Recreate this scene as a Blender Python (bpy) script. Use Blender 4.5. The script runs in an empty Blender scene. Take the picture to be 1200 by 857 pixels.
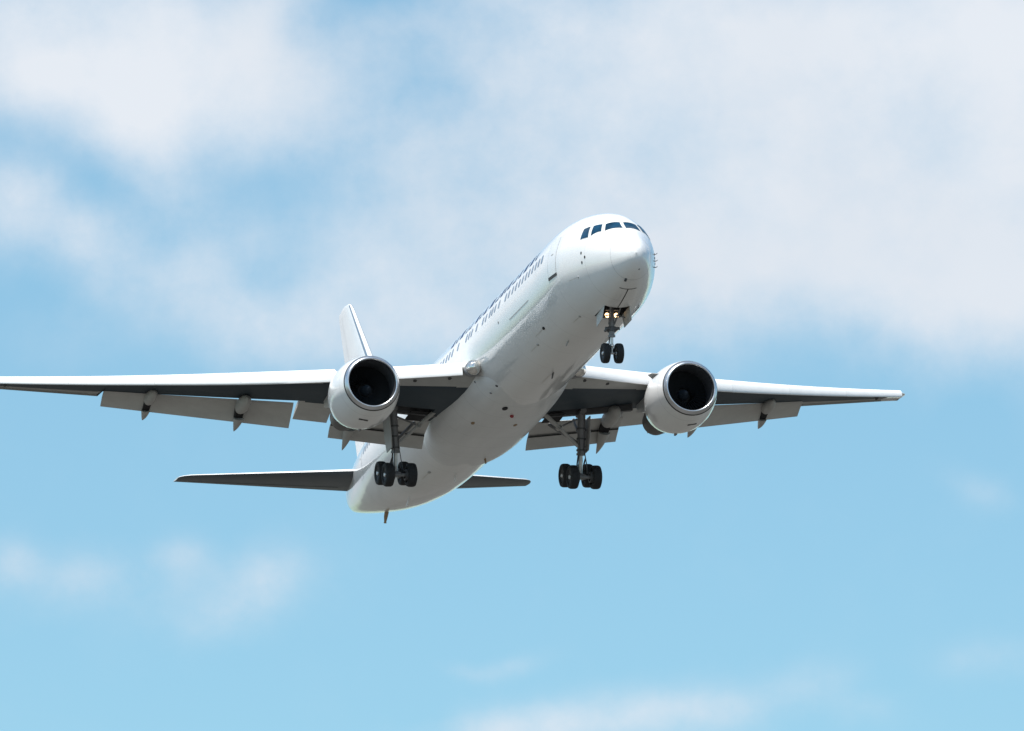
import bpy, bmesh, math, random
from mathutils import Vector, Matrix
random.seed(7)
S = bpy.context.scene
C = S.collection

# ------------------------------------------------------------------ camera
ELEV = math.radians(11.0)                     # the photographer looks up at the approach path
CAM = Vector((0.0, 0.0, 1.7))
RIGHT = Vector((1, 0, 0))
FWD = Vector((0, math.cos(ELEV), math.sin(ELEV)))
UP = Vector((0, -math.sin(ELEV), math.cos(ELEV)))
FPX = 12087.3 / 1200.0                        # focal length in picture widths
cd = bpy.data.cameras.new('camera')
cam = bpy.data.objects.new('camera', cd)
C.objects.link(cam)
cam.location = CAM
cam.rotation_euler = (math.radians(90) + ELEV, 0, 0)
cd.sensor_width = 36.0
cd.lens = 36.0 * FPX
cd.clip_start = 1.0
cd.clip_end = 60000
S.camera = cam

# attitude of the aircraft: body axes (x aft, y starboard, z up) in the camera's right / down / forward frame
RB = ((-0.25629307, -0.96508892, -0.05401155),
      (0.26040434, -0.01512616, -0.96538116),
      (0.93086167, -0.26148534, 0.25519007))
TB = (5.70298405, -6.16197154, 477.64865458)
def cam_to_world(v):
    return RIGHT * v[0] - UP * v[1] + FWD * v[2]
AX = [cam_to_world((RB[0][i], RB[1][i], RB[2][i])).normalized() for i in range(3)]
ORIGIN = CAM + cam_to_world(TB)

# ------------------------------------------------------------------ sun and sky
sun_body = Vector((-0.28, 0.28, 1.0)).normalized()
SUN = (AX[0] * sun_body.x + AX[1] * sun_body.y + AX[2] * sun_body.z).normalized()
sd = bpy.data.lights.new('sun', 'SUN')
sd.energy = 5.0
sd.angle = math.radians(0.5)
sd.color = (1.0, 0.965, 0.91)
so = bpy.data.objects.new('sun', sd)
C.objects.link(so)
so.location = (0, 0, 300)
so.rotation_euler = SUN.to_track_quat('Z', 'Y').to_euler()
S.view_settings.view_transform = 'Standard'
S.view_settings.look = 'None'
S.view_settings.exposure = 0.3
S.view_settings.gamma = 1.0
S.view_settings.use_curve_mapping = False
S.cycles.max_bounces = 8
S.cycles.diffuse_bounces = 4
S.cycles.blur_glossy = 3.0
S.cycles.sample_clamp_indirect = 4.0

W = bpy.data.worlds.new('World')
S.world = W
W.use_nodes = True
nt = W.node_tree
nt.nodes.clear()
N = nt.nodes.new
L = nt.links.new
def val(x):
    n = N('ShaderNodeValue'); n.outputs[0].default_value = x; return n.outputs[0]
def mth(op, a, b=None, c=None, clamp=False):
    n = N('ShaderNodeMath'); n.operation = op; n.use_clamp = clamp
    for i, x in enumerate((a, b, c)):
        if x is None: continue
        if isinstance(x, (int, float)): n.inputs[i].default_value = x
        else: L(x, n.inputs[i])
    return n.outputs[0]
def vdot(a, v):
    n = N('ShaderNodeVectorMath'); n.operation = 'DOT_PRODUCT'
    L(a, n.inputs[0]); n.inputs[1].default_value = v
    return n.outputs['Value']
def mixc(f, a, b):
    n = N('ShaderNodeMix'); n.data_type = 'RGBA'
    if isinstance(f, (int, float)): n.inputs[0].default_value = f
    else: L(f, n.inputs[0])
    for k, x in ((6, a), (7, b)):
        if isinstance(x, tuple): n.inputs[k].default_value = (*x, 1)
        else: L(x, n.inputs[k])
    return n.outputs[2]
def sstep(x, lo, hi):
    n = N('ShaderNodeMapRange'); n.interpolation_type = 'SMOOTHSTEP'
    L(x, n.inputs[0]); n.inputs[1].default_value = lo; n.inputs[2].default_value = hi
    return n.outputs[0]
def noise(vec, scale, detail, rough, dims='3D'):
    n = N('ShaderNodeTexNoise'); n.noise_dimensions = dims
    L(vec, n.inputs['Vector']); n.inputs['Scale'].default_value = scale
    n.inputs['Detail'].default_value = detail; n.inputs['Roughness'].default_value = rough
    return n
SKY_STRENGTH = 0.125
sky = N('ShaderNodeTexSky')
sky.sky_type = 'NISHITA'
sky.sun_disc = False
sky.sun_elevation = math.asin(SUN.z)
sky.sun_rotation = math.atan2(SUN.x, SUN.y)
sky.altitude = 0
sky.air_density = 1.0
sky.dust_density = 0.6
sky.ozone_density = 2.0
tc = N('ShaderNodeTexCoord')
D = tc.outputs['Generated']
# cloud banks laid out by compass bearing and height over the horizon (fixed directions in the sky)
df = mth('MAXIMUM', vdot(D, FWD), 0.05)
U0 = mth('MULTIPLY', mth('DIVIDE', vdot(D, RIGHT), df), FPX)     # +-0.5 spans the part of the sky behind the aircraft
V0 = mth('MULTIPLY', mth('DIVIDE', vdot(D, UP), df), FPX)
cb = N('ShaderNodeCombineXYZ'); L(U0, cb.inputs[0]); L(V0, cb.inputs[1])
nz = noise(cb.outputs[0], 3.2, 5, 0.55)
sp = N('ShaderNodeSeparateXYZ'); L(nz.outputs['Color'], sp.inputs[0])
U = mth('ADD', U0, mth('MULTIPLY', mth('SUBTRACT', sp.outputs[0], 0.5), 0.07))
V = mth('ADD', V0, mth('MULTIPLY', mth('SUBTRACT', sp.outputs[1], 0.5), 0.06))
cw = N('ShaderNodeCombineXYZ'); L(U, cw.inputs[0]); L(V, cw.inputs[1])
def blobs(lst):
    tot = None
    for px, py, rx, ry, rot, amp in lst:
        cx, cy = (px - 600) / 1200.0, (428.5 - py) / 1200.0
        if rx == ry:
            n = N('ShaderNodeVectorMath'); n.operation = 'DISTANCE'; L(cw.outputs[0], n.inputs[0]); n.inputs[1].default_value = (cx, cy, 0)
        else:
            m_ = N('ShaderNodeMapping'); m_.vector_type = 'TEXTURE'; L(cw.outputs[0], m_.inputs[0])
            m_.inputs['Location'].default_value = (cx, cy, 0); m_.inputs['Rotation'].default_value = (0, 0, math.radians(rot)); m_.inputs['Scale'].default_value = (1, ry / rx, 1)
            n = N('ShaderNodeVectorMath'); n.operation = 'LENGTH'; L(m_.outputs[0], n.inputs[0])
        d = n.outputs['Value']
        e = mth('EXPONENT', mth('MULTIPLY', mth('MULTIPLY', d, d), -1.0 / (rx / 1200.0) ** 2))
        tot = mth('MULTIPLY', e, amp) if tot is None else mth('MULTIPLY_ADD', e, amp, tot)
    return tot
BANK = [(-20, -20, 0.29), (46, -20, 0.4), (112, -20, 0.3), (178, -20, 0.2), (244, -20, 0.09), (310, -20, 0.27), (376, -20, 0.26), (442, -20, -0.49), (508, -20, 0.14), (574, -20, 0.16), (640, -20, 0.22), (706, -20, 0.22), (772, -20, 0.26), (838, -20, 0.29), (904, -20, 0.28), (970, -20, 0.31), (1036, -20, 0.3), (1102, -20, 0.31), (1168, -20, 0.39), (1234, -20, 0.27), (-20, 38, 0.25), (46, 38, 0.15), (112, 38, 0.21), (178, 38, 0.5), (244, 38, 0.28), (310, 38, 0.6), (376, 38, -0.27), (442, 38, 0.42), (508, 38, 0.16), (574, 38, 0.25), (640, 38, 0.25), (706, 38, 0.28), (772, 38, 0.33), (838, 38, 0.36), (904, 38, 0.38), (970, 38, 0.4), (1036, 38, 0.38), (1102, 38, 0.36), (1168, 38, 0.43), (1234, 38, 0.42), (-20, 96, 0.31), (46, 96, 0.8), (112, 96, 0.38), (178, 96, 0.25), (244, 96, 0.39), (310, 96, 0.24), (376, 96, 0.42), (442, 96, -0.09), (508, 96, -0.05), (574, 96, 0.23), (640, 96, 0.24), (706, 96, 0.33), (772, 96, 0.32), (838, 96, 0.34), (904, 96, 0.38), (970, 96, 0.32), (1036, 96, 0.3), (1102, 96, 0.39), (1168, 96, 0.34), (1234, 96, 0.31), (-20, 154, -0.2), (46, 154, -0.41), (112, 154, 0.35), (178, 154, 0.52), (244, 154, 0.16), (310, 154, 0.45), (376, 154, 0.25), (442, 154, 0.15), (508, 154, 0.33), (574, 154, 0.16), (640, 154, 0.26), (706, 154, 0.24), (772, 154, 0.28), (838, 154, 0.28), (904, 154, 0.3), (970, 154, 0.32), (1036, 154, 0.26), (1102, 154, 0.24), (1168, 154, 0.41), (1234, 154, 0.36), (-20, 212, 0.36), (46, 212, 0.56), (112, 212, -0.57), (178, 212, 0.28), (310, 212, -0.29), (442, 212, 0.16), (508, 212, 0.12), (574, 212, 0.22), (640, 212, 0.2), (706, 212, 0.25), (772, 212, 0.29), (838, 212, 0.32), (904, 212, 0.37), (970, 212, 0.39), (1036, 212, 0.37), (1102, 212, 0.34), (1168, 212, 0.35), (1234, 212, 0.21), (-20, 270, 0.11), (46, 270, 0.11), (112, 270, 0.73), (178, 270, -0.21), (244, 270, 0.15), (310, 270, 0.29), (376, 270, 0.04), (442, 270, 0.21), (508, 270, 0.32), (574, 270, 0.29), (640, 270, 0.34), (706, 270, 0.34), (772, 270, 0.36), (838, 270, 0.32), (904, 270, 0.36), (970, 270, 0.29), (1036, 270, 0.32), (1102, 270, 0.33), (1168, 270, 0.41), (1234, 270, 0.31), (46, 328, -0.1), (112, 328, -0.06), (178, 328, 0.25), (244, 328, 0.33), (310, 328, -0.3), (376, 328, 0.19), (442, 328, 0.1), (508, 328, 0.26), (574, 328, 0.17), (640, 328, 0.2), (706, 328, 0.24), (772, 328, 0.32), (838, 328, 0.44), (904, 328, 0.4), (970, 328, 0.48), (1036, 328, 0.43), (1102, 328, 0.37), (1168, 328, 0.37), (1234, 328, 0.33), (46, 386, 0.07), (112, 386, 0.09), (178, 386, -0.07), (244, 386, 0.11), (310, 386, 0.53), (376, 386, 0.32), (442, 386, 0.36), (508, 386, 0.26), (574, 386, 0.37), (640, 386, 0.24), (706, 386, 0.49), (772, 386, 0.23), (838, 386, 0.15), (904, 386, 0.04), (1036, 386, 0.24), (1102, 386, 0.37), (1168, 386, 0.47), (1234, 386, 0.41), (112, 444, -0.04), (310, 444, -0.07), (376, 444, -0.04), (508, 444, -0.05), (1036, 444, -0.04), (1168, 444, -0.11), (1234, 444, 0.04)]      # broad cloud bank: bearing, height, thickness
PUFFS = [(170, 690, 190, 36, 4, .12), (290, 235, 190, 190, 0, .07), (440, 60, 90, 90, 0, .09), (95, 672, 55, 28, 8, .30), (205, 650, 36, 24, 0, .30), (310, 680, 55, 34, 30, .46), (250, 722, 45, 22, 0, .2), (10, 662, 30, 26, 0, .34),
    (680, 846, 130, 28, 4, .55), (570, 853, 70, 24, 10, .36), (820, 836, 80, 28, 5, .33), (940, 800, 60, 26, 14, .2), (600, 775, 40, 11, 10, .2), (545, 780, 30, 10, -6, .16), (1165, 580, 36, 20, -30, .15), (1170, 770, 60, 22, 0, .13), (1010, 825, 40, 20, 0, .12)]
dens = blobs([(x, y, 58, 58, 0, a) for x, y, a in BANK] + PUFFS)
det = noise(cb.outputs[0], 6.5, 9, 0.62)
det2 = noise(cb.outputs[0], 17.0, 7, 0.6)
wob = mth('ADD', mth('MULTIPLY', mth('SUBTRACT', det.outputs['Fac'], 0.5), 1.0), mth('MULTIPLY', mth('SUBTRACT', det2.outputs['Fac'], 0.5), 0.80))
edge = mth('MULTIPLY', mth('ADD', dens, 0.03, clamp=True), mth('SUBTRACT', 1.13, dens))
dens = mth('ADD', dens, mth('MULTIPLY', wob, mth('MULTIPLY', edge, 2.4)), clamp=True)
# scattered cloud over the rest of the sky
far = noise(D, 3.0, 7, 0.55)
win = sstep(vdot(D, FWD), 0.985, 0.996)
rest = mth('MULTIPLY', sstep(far.outputs['Fac'], 0.46, 0.66), mth('SUBTRACT', 1.0, win))
cover = mth('MAXIMUM', dens, rest)
hs = N('ShaderNodeMix'); hs.data_type = 'RGBA'; hs.blend_type = 'MULTIPLY'; hs.inputs[0].default_value = 1
L(sky.outputs[0], hs.inputs[6]); hs.inputs[7].default_value = (0.795, 1.015, 0.965, 1)
shade = noise(cb.outputs[0], 2.3, 3, 0.5)
ccol = mixc(sstep(shade.outputs['Fac'], 0.35, 0.65), (4.75, 5.15, 5.65), (5.15, 5.47, 5.9))
out = mixc(cover, hs.outputs[2], ccol)
bg = N('ShaderNodeBackground'); L(out, bg.inputs[0]); bg.inputs[1].default_value = SKY_STRENGTH
wo = N('ShaderNodeOutputWorld'); L(bg.outputs[0], wo.inputs[0])

# ------------------------------------------------------------------ materials
def mat(name, col, rough=0.5, metal=0.0, coat=0.0, vary=0.0, scale=3.0, emit=None, emit_s=0.0, spec=0.5, streak=None):
    m = bpy.data.materials.new(name); m.use_nodes = True
    t = m.node_tree; b = t.nodes['Principled BSDF']
    b.inputs['Roughness'].default_value = rough
    b.inputs['Metallic'].default_value = metal
    b.inputs['Coat Weight'].default_value = coat
    b.inputs['Coat Roughness'].default_value = 0.08
    b.inputs['Specular IOR Level'].default_value = spec
    b.inputs['Base Color'].default_value = (*col, 1)
    if vary:
        tcn = t.nodes.new('ShaderNodeTexCoord')
        mp = t.nodes.new('ShaderNodeMapping')
        mp.inputs['Scale'].default_value = streak or (1, 1, 1)
        n = t.nodes.new('ShaderNodeTexNoise')
        n.inputs['Scale'].default_value = scale; n.inputs['Detail'].default_value = 5; n.inputs['Roughness'].default_value = 0.6
        r = t.nodes.new('ShaderNodeMapRange'); r.inputs[1].default_value = 0.3; r.inputs[2].default_value = 0.7
        mx = t.nodes.new('ShaderNodeMix'); mx.data_type = 'RGBA'
        t.links.new(tcn.outputs['Object'], mp.inputs[0]); t.links.new(mp.outputs[0], n.inputs['Vector'])
        t.links.new(n.outputs['Fac'], r.inputs[0]); t.links.new(r.outputs[0], mx.inputs[0])
        mx.inputs[6].default_value = (*[c * (1 - vary) for c in col], 1)
        mx.inputs[7].default_value = (*[min(1, c * (1 + vary * .6)) for c in col], 1)
        t.links.new(mx.outputs[2], b.inputs['Base Color'])
        r2 = t.nodes.new('ShaderNodeMapRange'); r2.inputs[3].default_value = rough * .8; r2.inputs[4].default_value = min(1, rough * 1.3)
        t.links.new(n.outputs['Fac'], r2.inputs[0]); t.links.new(r2.outputs[0], b.inputs['Roughness'])
    if emit:
        b.inputs['Emission Color'].default_value = (*emit, 1); b.inputs['Emission Strength'].default_value = emit_s
    return m
M = {
    'white': mat('white_paint', (.82, .815, .805), .3, coat=.9, vary=.05, scale=.9, streak=(.35, 1, 1)),
    'belly': mat('fairing_paint', (.74, .75, .75), .38, coat=.3, vary=.07, scale=1.2, streak=(.3, 1, 1)),
    'slat': mat('slat_paint', (.80, .80, .79), .35, vary=.04, scale=1.5),
    'grey': mat('wing_grey', (.40, .40, .385), .5, vary=.10, scale=1.5),
    'flap': mat('flap_grey', (.53, .52, .50), .5, vary=.10, scale=1.6, streak=(1, .5, 1)),
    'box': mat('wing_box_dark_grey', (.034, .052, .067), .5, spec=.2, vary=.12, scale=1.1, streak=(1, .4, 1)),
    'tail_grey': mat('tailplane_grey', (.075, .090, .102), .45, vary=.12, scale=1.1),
    'fairing': mat('flap_fairing_grey', (.45, .44, .42), .5, vary=.12, scale=2.5),
    'lip': mat('polished_lip', (.66, .67, .69), .28, metal=1.0, vary=.06, scale=3),
    'steel': mat('bare_metal', (.55, .55, .56), .32, metal=1.0, vary=.1, scale=5),
    'gear': mat('gear_grey', (.22, .22, .225), .42, vary=.18, scale=6),
    'darkgear': mat('gear_dark', (.10, .10, .105), .5, vary=.2, scale=6),
    'rubber': mat('tyre_rubber', (.018, .019, .021), .75, vary=.2, scale=5),
    'rim': mat('wheel_hub', (.05, .052, .056), .45, metal=.3, vary=.15, scale=8),
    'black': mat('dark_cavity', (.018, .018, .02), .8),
    'duct': mat('inlet_duct', (.055, .06, .068), .6, vary=.1, scale=4),
    'fan': mat('fan_blade', (.05, .055, .062), .4, metal=.5),
    'spin': mat('spinner_grey', (.035, .048, .065), .5),
    'hot': mat('nozzle_metal', (.11, .105, .10), .45, metal=.7, vary=.2, scale=4),
    'glass': mat('cockpit_glass', (.008, .042, .085), .12, spec=.25, vary=.5, scale=2.2),
    'frame': mat('window_frame', (.62, .63, .60), .4),
    'cabin': mat('cabin_glass', (.11, .19, .29), .15),
    'blue': mat('title_blue', (.006, .03, .11), .4),
    'bluegrey': mat('blue_grey_paint', (.16, .22, .29), .4),
    'seam': mat('panel_seam', (.46, .46, .46), .6),
    'mark': mat('dark_marking', (.05, .05, .05), .6),
    'doorpaint': mat('bay_door_paint', (.62, .62, .60), .75, vary=.08, spec=.2),
    'grime': mat('grime_stain', (.62, .60, .56), .5, vary=.1),
    'rust': mat('drain_stain_metal', (.30, .20, .11), .6),
    'red': mat('red_beacon_glass', (.30, .02, .03), .2),
    'skid': mat('skid_brown', (.34, .24, .14), .6),
    'lamp': mat('lit_lamp', (1, .9, .7), .2, emit=(1.0, .64, .31), emit_s=4.0),
    'lens': mat('lamp_glass', (.75, .72, .68), .12, metal=.9),
}

def panel_joints(m, px, w, dark):
    t = m.node_tree; b = t.nodes['Principled BSDF']
    src = b.inputs['Base Color'].links[0].from_socket
    tcn = t.nodes.new('ShaderNodeTexCoord'); se = t.nodes.new('ShaderNodeSeparateXYZ'); t.links.new(tcn.outputs['Object'], se.inputs[0])
    def line(sock, period):
        a = t.nodes.new('ShaderNodeMath'); a.operation = 'PINGPONG'; a.inputs[1].default_value = period / 2; t.links.new(sock, a.inputs[0])
        c = t.nodes.new('ShaderNodeMath'); c.operation = 'LESS_THAN'; c.inputs[1].default_value = w / 2; t.links.new(a.outputs[0], c.inputs[0]); return c.outputs[0]
    mx = t.nodes.new('ShaderNodeMix'); mx.data_type = 'RGBA'; mx.blend_type = 'MULTIPLY'; mx.inputs[7].default_value = (dark, dark, dark, 1)
    t.links.new(line(se.outputs[0], px), mx.inputs[0]); t.links.new(src, mx.inputs[6]); t.links.new(mx.outputs[2], b.inputs['Base Color'])
def ripple(m, scale, dist):
    t = m.node_tree; b = t.nodes['Principled BSDF']
    tcn = t.nodes.new('ShaderNodeTexCoord'); n = t.nodes.new('ShaderNodeTexNoise'); n.inputs['Scale'].default_value = scale; n.inputs['Detail'].default_value = 2
    bp = t.nodes.new('ShaderNodeBump'); bp.inputs['Strength'].default_value = 1.0; bp.inputs['Distance'].default_value = dist
    t.links.new(tcn.outputs['Object'], n.inputs['Vector']); t.links.new(n.outputs['Fac'], bp.inputs['Height'])
    t.links.new(bp.outputs[0], b.inputs['Normal']); t.links.new(bp.outputs[0], b.inputs['Coat Normal'])
ripple(M['white'], .8, .008); ripple(M['belly'], 1.0, .008); ripple(M['slat'], 1.2, .012); ripple(M['flap'], 1.6, .012)
panel_joints(M['white'], 2.79, .024, .80)
panel_joints(M['belly'], 1.9, .024, .78)

# ------------------------------------------------------------------ mesh helpers (everything in aircraft axes)
class G:
    def __init__(s): s.v = []; s.f = []; s.m = []
    def add(s, vs, fs, mi=0):
        o = len(s.v); s.v += [tuple(v) for v in vs]
        for f in fs: s.f.append(tuple(o + i for i in f)); s.m.append(mi)
    def loft(s, rings, mi=0, closed=True, cap0=True, cap1=True):
        n = len(rings[0]); vs = [p for r in rings for p in r]; fs = []
        for i in range(len(rings) - 1):
            for j in range(n if closed else n - 1):
                k = (j + 1) % n
                fs.append((i * n + j, i * n + k, (i + 1) * n + k, (i + 1) * n + j))
        if closed and cap0: fs.append(tuple(range(n))[::-1])
        if closed and cap1: fs.append(tuple((len(rings) - 1) * n + j for j in range(n)))
        s.add(vs, fs, mi)
    def tube(s, p0, p1, r0, r1=None, n=12, mi=0):
        r1 = r0 if r1 is None else r1
        s.path([(p0, r0), (p1, r1)], n, mi)
    def path(s, pts, n=12, mi=0):
        rings = []
        P = [Vector(p) for p, r in pts]
        for i, (p, r) in enumerate(pts):
            d = (P[min(i + 1, len(P) - 1)] - P[max(i - 1, 0)]).normalized()
            a = d.orthogonal().normalized()
            if abs(d.z) < .99: a = (Vector((0, 0, 1)) - d * d.z).normalized()
            b = d.cross(a)
            rings.append([P[i] + (a * math.cos(t) + b * math.sin(t)) * r for t in [2 * math.pi * k / n for k in range(n)]])
        s.loft(rings, mi)
    def lathe(s, o, d, prof, n=48, mi=0, mis=None):
        o = Vector(o); d = Vector(d).normalized()
        a = (Vector((0, 0, 1)) - d * d.z).normalized() if abs(d.z) < .95 else Vector((1, 0, 0))
        a = (a - d * a.dot(d)).normalized(); b = d.cross(a)
        rings = [[o + d * t + (a * math.cos(q) + b * math.sin(q)) * max(r, 1e-4) for q in [2 * math.pi * k / n for k in range(n)]] for t, r in prof]
        for i in range(len(rings) - 1):
            s.loft([rings[i], rings[i + 1]], mis[i] if mis else mi, True, False, False)
    def box(s, c, sz, rot=None, mi=0):
        c = Vector(c); R = rot or Matrix.Identity(3)
        vs = [c + R @ Vector((x * sz[0] / 2, y * sz[1] / 2, z * sz[2] / 2)) for x in (-1, 1) for y in (-1, 1) for z in (-1, 1)]
        s.add(vs, [(0, 1, 3, 2), (4, 6, 7, 5), (0, 4, 5, 1), (2, 3, 7, 6), (0, 2, 6, 4), (1, 5, 7, 3)], mi)
    def slab(s, poly, thick, mi=0):
        """a flat polygon given a real thickness along its normal"""
        P = [Vector(p) for p in poly]; n = len(P)
        nv = (P[1] - P[0]).cross(P[2] - P[0]).normalized() * thick
        s.add(P + [p + nv for p in P], [tuple(range(n))[::-1], tuple(range(n, 2 * n))] + [(i, (i + 1) % n, n + (i + 1) % n, n + i) for i in range(n)], mi)
    def mirror(s):
        g = G(); g.v = [(x, -y, z) for x, y, z in s.v]; g.f = [f[::-1] for f in s.f]; g.m = list(s.m); return g
    def build(s, name, mats, parent, angle=35, fix=True, bevel=0):
        me = bpy.data.meshes.new(name); me.from_pydata(s.v, [], s.f)
        if not isinstance(mats, (list, tuple)): mats = [mats]
        for m in mats: me.materials.append(M[m] if isinstance(m, str) else m)
        for p, i in zip(me.polygons, s.m): p.material_index = i
        bm = bmesh.new(); bm.from_mesh(me)
        bmesh.ops.remove_doubles(bm, verts=bm.verts, dist=2e-4)
        if fix: bmesh.ops.recalc_face_normals(bm, faces=bm.faces)
        bm.to_mesh(me); bm.free()
        me.shade_smooth(); me.set_sharp_from_angle(angle=math.radians(angle))
        o = bpy.data.objects.new(name, me); C.objects.link(o)
        if parent: o.parent = parent
        if bevel:
            b = o.modifiers.new('bevel', 'BEVEL'); b.width = bevel; b.segments = 2; b.limit_method = 'ANGLE'
        return o
def both(fn):
    fn(1); fn(-1)
def sided(g, s): return g if s > 0 else g.mirror()

def pchip(xs, ys):
    n = len(xs); h = [xs[i + 1] - xs[i] for i in range(n - 1)]; dl = [(ys[i + 1] - ys[i]) / h[i] for i in range(n - 1)]
    m = [0.0] * n; m[0] = dl[0]; m[-1] = dl[-1]
    for i in range(1, n - 1):
        if dl[i - 1] * dl[i] > 0:
            w1 = 2 * h[i] + h[i - 1]; w2 = h[i] + 2 * h[i - 1]
            m[i] = (w1 + w2) / (w1 / dl[i - 1] + w2 / dl[i])
    def f(x):
        if x <= xs[0]: return ys[0]
        if x >= xs[-1]: return ys[-1]
        i = 0
        while x > xs[i + 1]: i += 1
        t = (x - xs[i]) / h[i]
        return (ys[i] * (2 * t**3 - 3 * t**2 + 1) + h[i] * m[i] * (t**3 - 2 * t**2 + t) + ys[i + 1] * (-2 * t**3 + 3 * t**2) + h[i] * m[i + 1] * (t**3 - t**2))
    return f

# ------------------------------------------------------------------ ground far below (it throws the light back up at the belly)
def make_ground():
    g = G(); R = 30000.0
    vs = [(0, 0, 0)]; fs = []
    n = 64; rr = [300, 1500, 6000, R]
    for r in rr:
        vs += [(r * math.cos(2 * math.pi * k / n), r * math.sin(2 * math.pi * k / n), 0) for k in range(n)]
    for k in range(n): fs.append((0, 1 + k, 1 + (k + 1) % n))
    for i in range(len(rr) - 1):
        for k in range(n):
            a = 1 + i * n + k; b = 1 + i * n + (k + 1) % n
            fs.append((a, a + n, b + n, b))
    g.add(vs, fs)
    m = bpy.data.materials.new('dry_grass_ground'); m.use_nodes = True
    t = m.node_tree; b = t.nodes['Principled BSDF']; b.inputs['Roughness'].default_value = 1; b.inputs['Specular IOR Level'].default_value = .1
    tcn = t.nodes.new('ShaderNodeTexCoord')
    n1 = t.nodes.new('ShaderNodeTexNoise'); n1.inputs['Scale'].default_value = .004; n1.inputs['Detail'].default_value = 8
    n2 = t.nodes.new('ShaderNodeTexNoise'); n2.inputs['Scale'].default_value = .6; n2.inputs['Detail'].default_value = 6
    t.links.new(tcn.outputs['Object'], n1.inputs['Vector']); t.links.new(tcn.outputs['Object'], n2.inputs['Vector'])
    r = t.nodes.new('ShaderNodeValToRGB'); r.color_ramp.elements[0].position = .35; r.color_ramp.elements[1].position = .65
    r.color_ramp.elements[0].color = (.070, .068, .060, 1); r.color_ramp.elements[1].color = (.145, .138, .128, 1)
    mx = t.nodes.new('ShaderNodeMix'); mx.data_type = 'RGBA'; mx.blend_type = 'MULTIPLY'; mx.inputs[0].default_value = .35
    t.links.new(n1.outputs['Fac'], r.inputs[0]); t.links.new(r.outputs[0], mx.inputs[6]); t.links.new(n2.outputs['Color'], mx.inputs[7])
    t.links.new(mx.outputs[2], b.inputs['Base Color'])
    o = g.build('ground', [m], None, fix=False)
    o['kind'] = 'structure'; o['label'] = 'dry grass land spreading under the landing aircraft'; o['category'] = 'ground'
make_ground()

# ------------------------------------------------------------------ the aircraft
plane = bpy.data.objects.new('airliner', None); C.objects.link(plane)
plane.empty_display_size = 5
plane['label'] = 'white twin-engine jet airliner with landing gear down, flying against blue sky and clouds'
plane['category'] = 'airplane'
MW = Matrix(((AX[0].x, AX[1].x, AX[2].x), (AX[0].y, AX[1].y, AX[2].y), (AX[0].z, AX[1].z, AX[2].z)))
plane.rotation_euler = MW.to_euler()
plane.location = ORIGIN

# --- fuselage: station curves
XS = [0, .06, .2, .5, 1.0, 1.6, 1.95, 2.35, 2.8, 3.3, 4.1, 5.2, 6.5, 8.0, 35, 38, 41, 44, 47, 50, 52, 53.2, 53.9]
TOP = pchip(XS, [-.98, -.70, -.46, -.14, .22, .62, .88, 1.26, 1.56, 1.81, 2.10, 2.36, 2.53, 2.6, 2.6, 2.6, 2.57, 2.48, 2.33, 2.10, 1.90, 1.70, 1.25])
BOT = pchip(XS, [-.98, -1.26, -1.48, -1.74, -2.0, -2.22, -2.32, -2.41, -2.5, -2.58, -2.67, -2.75, -2.79, -2.81, -2.81, -2.70, -2.42, -1.98, -1.38, -.68, -.16, .20, .70])
HW = pchip(XS, [0, .24, .43, .69, .97, 1.25, 1.39, 1.54, 1.70, 1.85, 2.08, 2.33, 2.475, 2.515, 2.515, 2.50, 2.38, 2.10, 1.68, 1.16, .78, .52, .16])
ZC = pchip(XS, [-.98, -.97, -.95, -.90, -.80, -.66, -.58, -.50, -.42, -.34, -.22, -.11, -.03, 0, 0, .04, .15, .35, .6, .85, 1.0, 1.05, 1.0])
def sec(x, a):
    c, s_ = math.cos(a), math.sin(a)
    zc = ZC(x)
    if s_ >= 0: return Vector((x, HW(x) * c, zc + (TOP(x) - zc) * s_))
    p = 0.94                                                  # the lower lobe is a little fuller
    return Vector((x, HW(x) * math.copysign(abs(c) ** p, c), zc - (zc - BOT(x)) * abs(s_) ** p))
def snorm(x, a):
    dx = (sec(x + .02, a) - sec(x - .02, a)); da = (sec(x, a + .01) - sec(x, a - .01))
    n = dx.cross(da); r = sec(x, a) - Vector((x, 0, ZC(x)))
    n.normalize()
    return n if n.dot(r) > 0 else -n
def ang(x, z, side=1):
    zc = ZC(x)
    if z >= zc: a = math.asin(min(1, (z - zc) / (TOP(x) - zc)))
    else: a = -math.asin(min(1, ((zc - z) / (zc - BOT(x))) ** (1 / .94)))
    return a if side > 0 else math.pi - a
def on(x, a, off=0.0): return sec(x, a) + snorm(x, a) * off

NA = 72
BAY_X0, BAY_X1, BAY_A = 3.60, 5.05, 0.30                      # nose wheel bay opening
angs = sorted(set([round(-math.pi / 2 + 2 * math.pi * k / NA, 5) for k in range(NA) if not (0 < abs(k - NA / 2) < 0)]))
angs = [-math.pi / 2 + 2 * math.pi * k / NA for k in range(NA)]
bA = [-math.pi / 2 - BAY_A, -math.pi / 2 + BAY_A]
angs = [a for a in angs if abs(a - bA[1]) > .04 and abs(a - bA[0] - 2 * math.pi) > .04] + [bA[1], bA[0] + 2 * math.pi]
angs.sort()
sx = [0, .008, .03, .06, .11, .2, .35, .5, .75, 1.0, 1.3, 1.6, 1.8, 1.95, 2.15, 2.35, 2.55, 2.8, 3.05, 3.3, BAY_X0, 3.9, 4.4, 5.0, BAY_X1, 5.6, 6.2, 6.8, 7.5, 8.5]
sx += [8.5 + k * 1.5 for k in range(1, 18)] + [35 + .75 * k for k in range(0, 25)] + [53.2, 53.4, 53.6, 53.75, 53.84, 53.9]
sx = sorted(set(sx))
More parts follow.
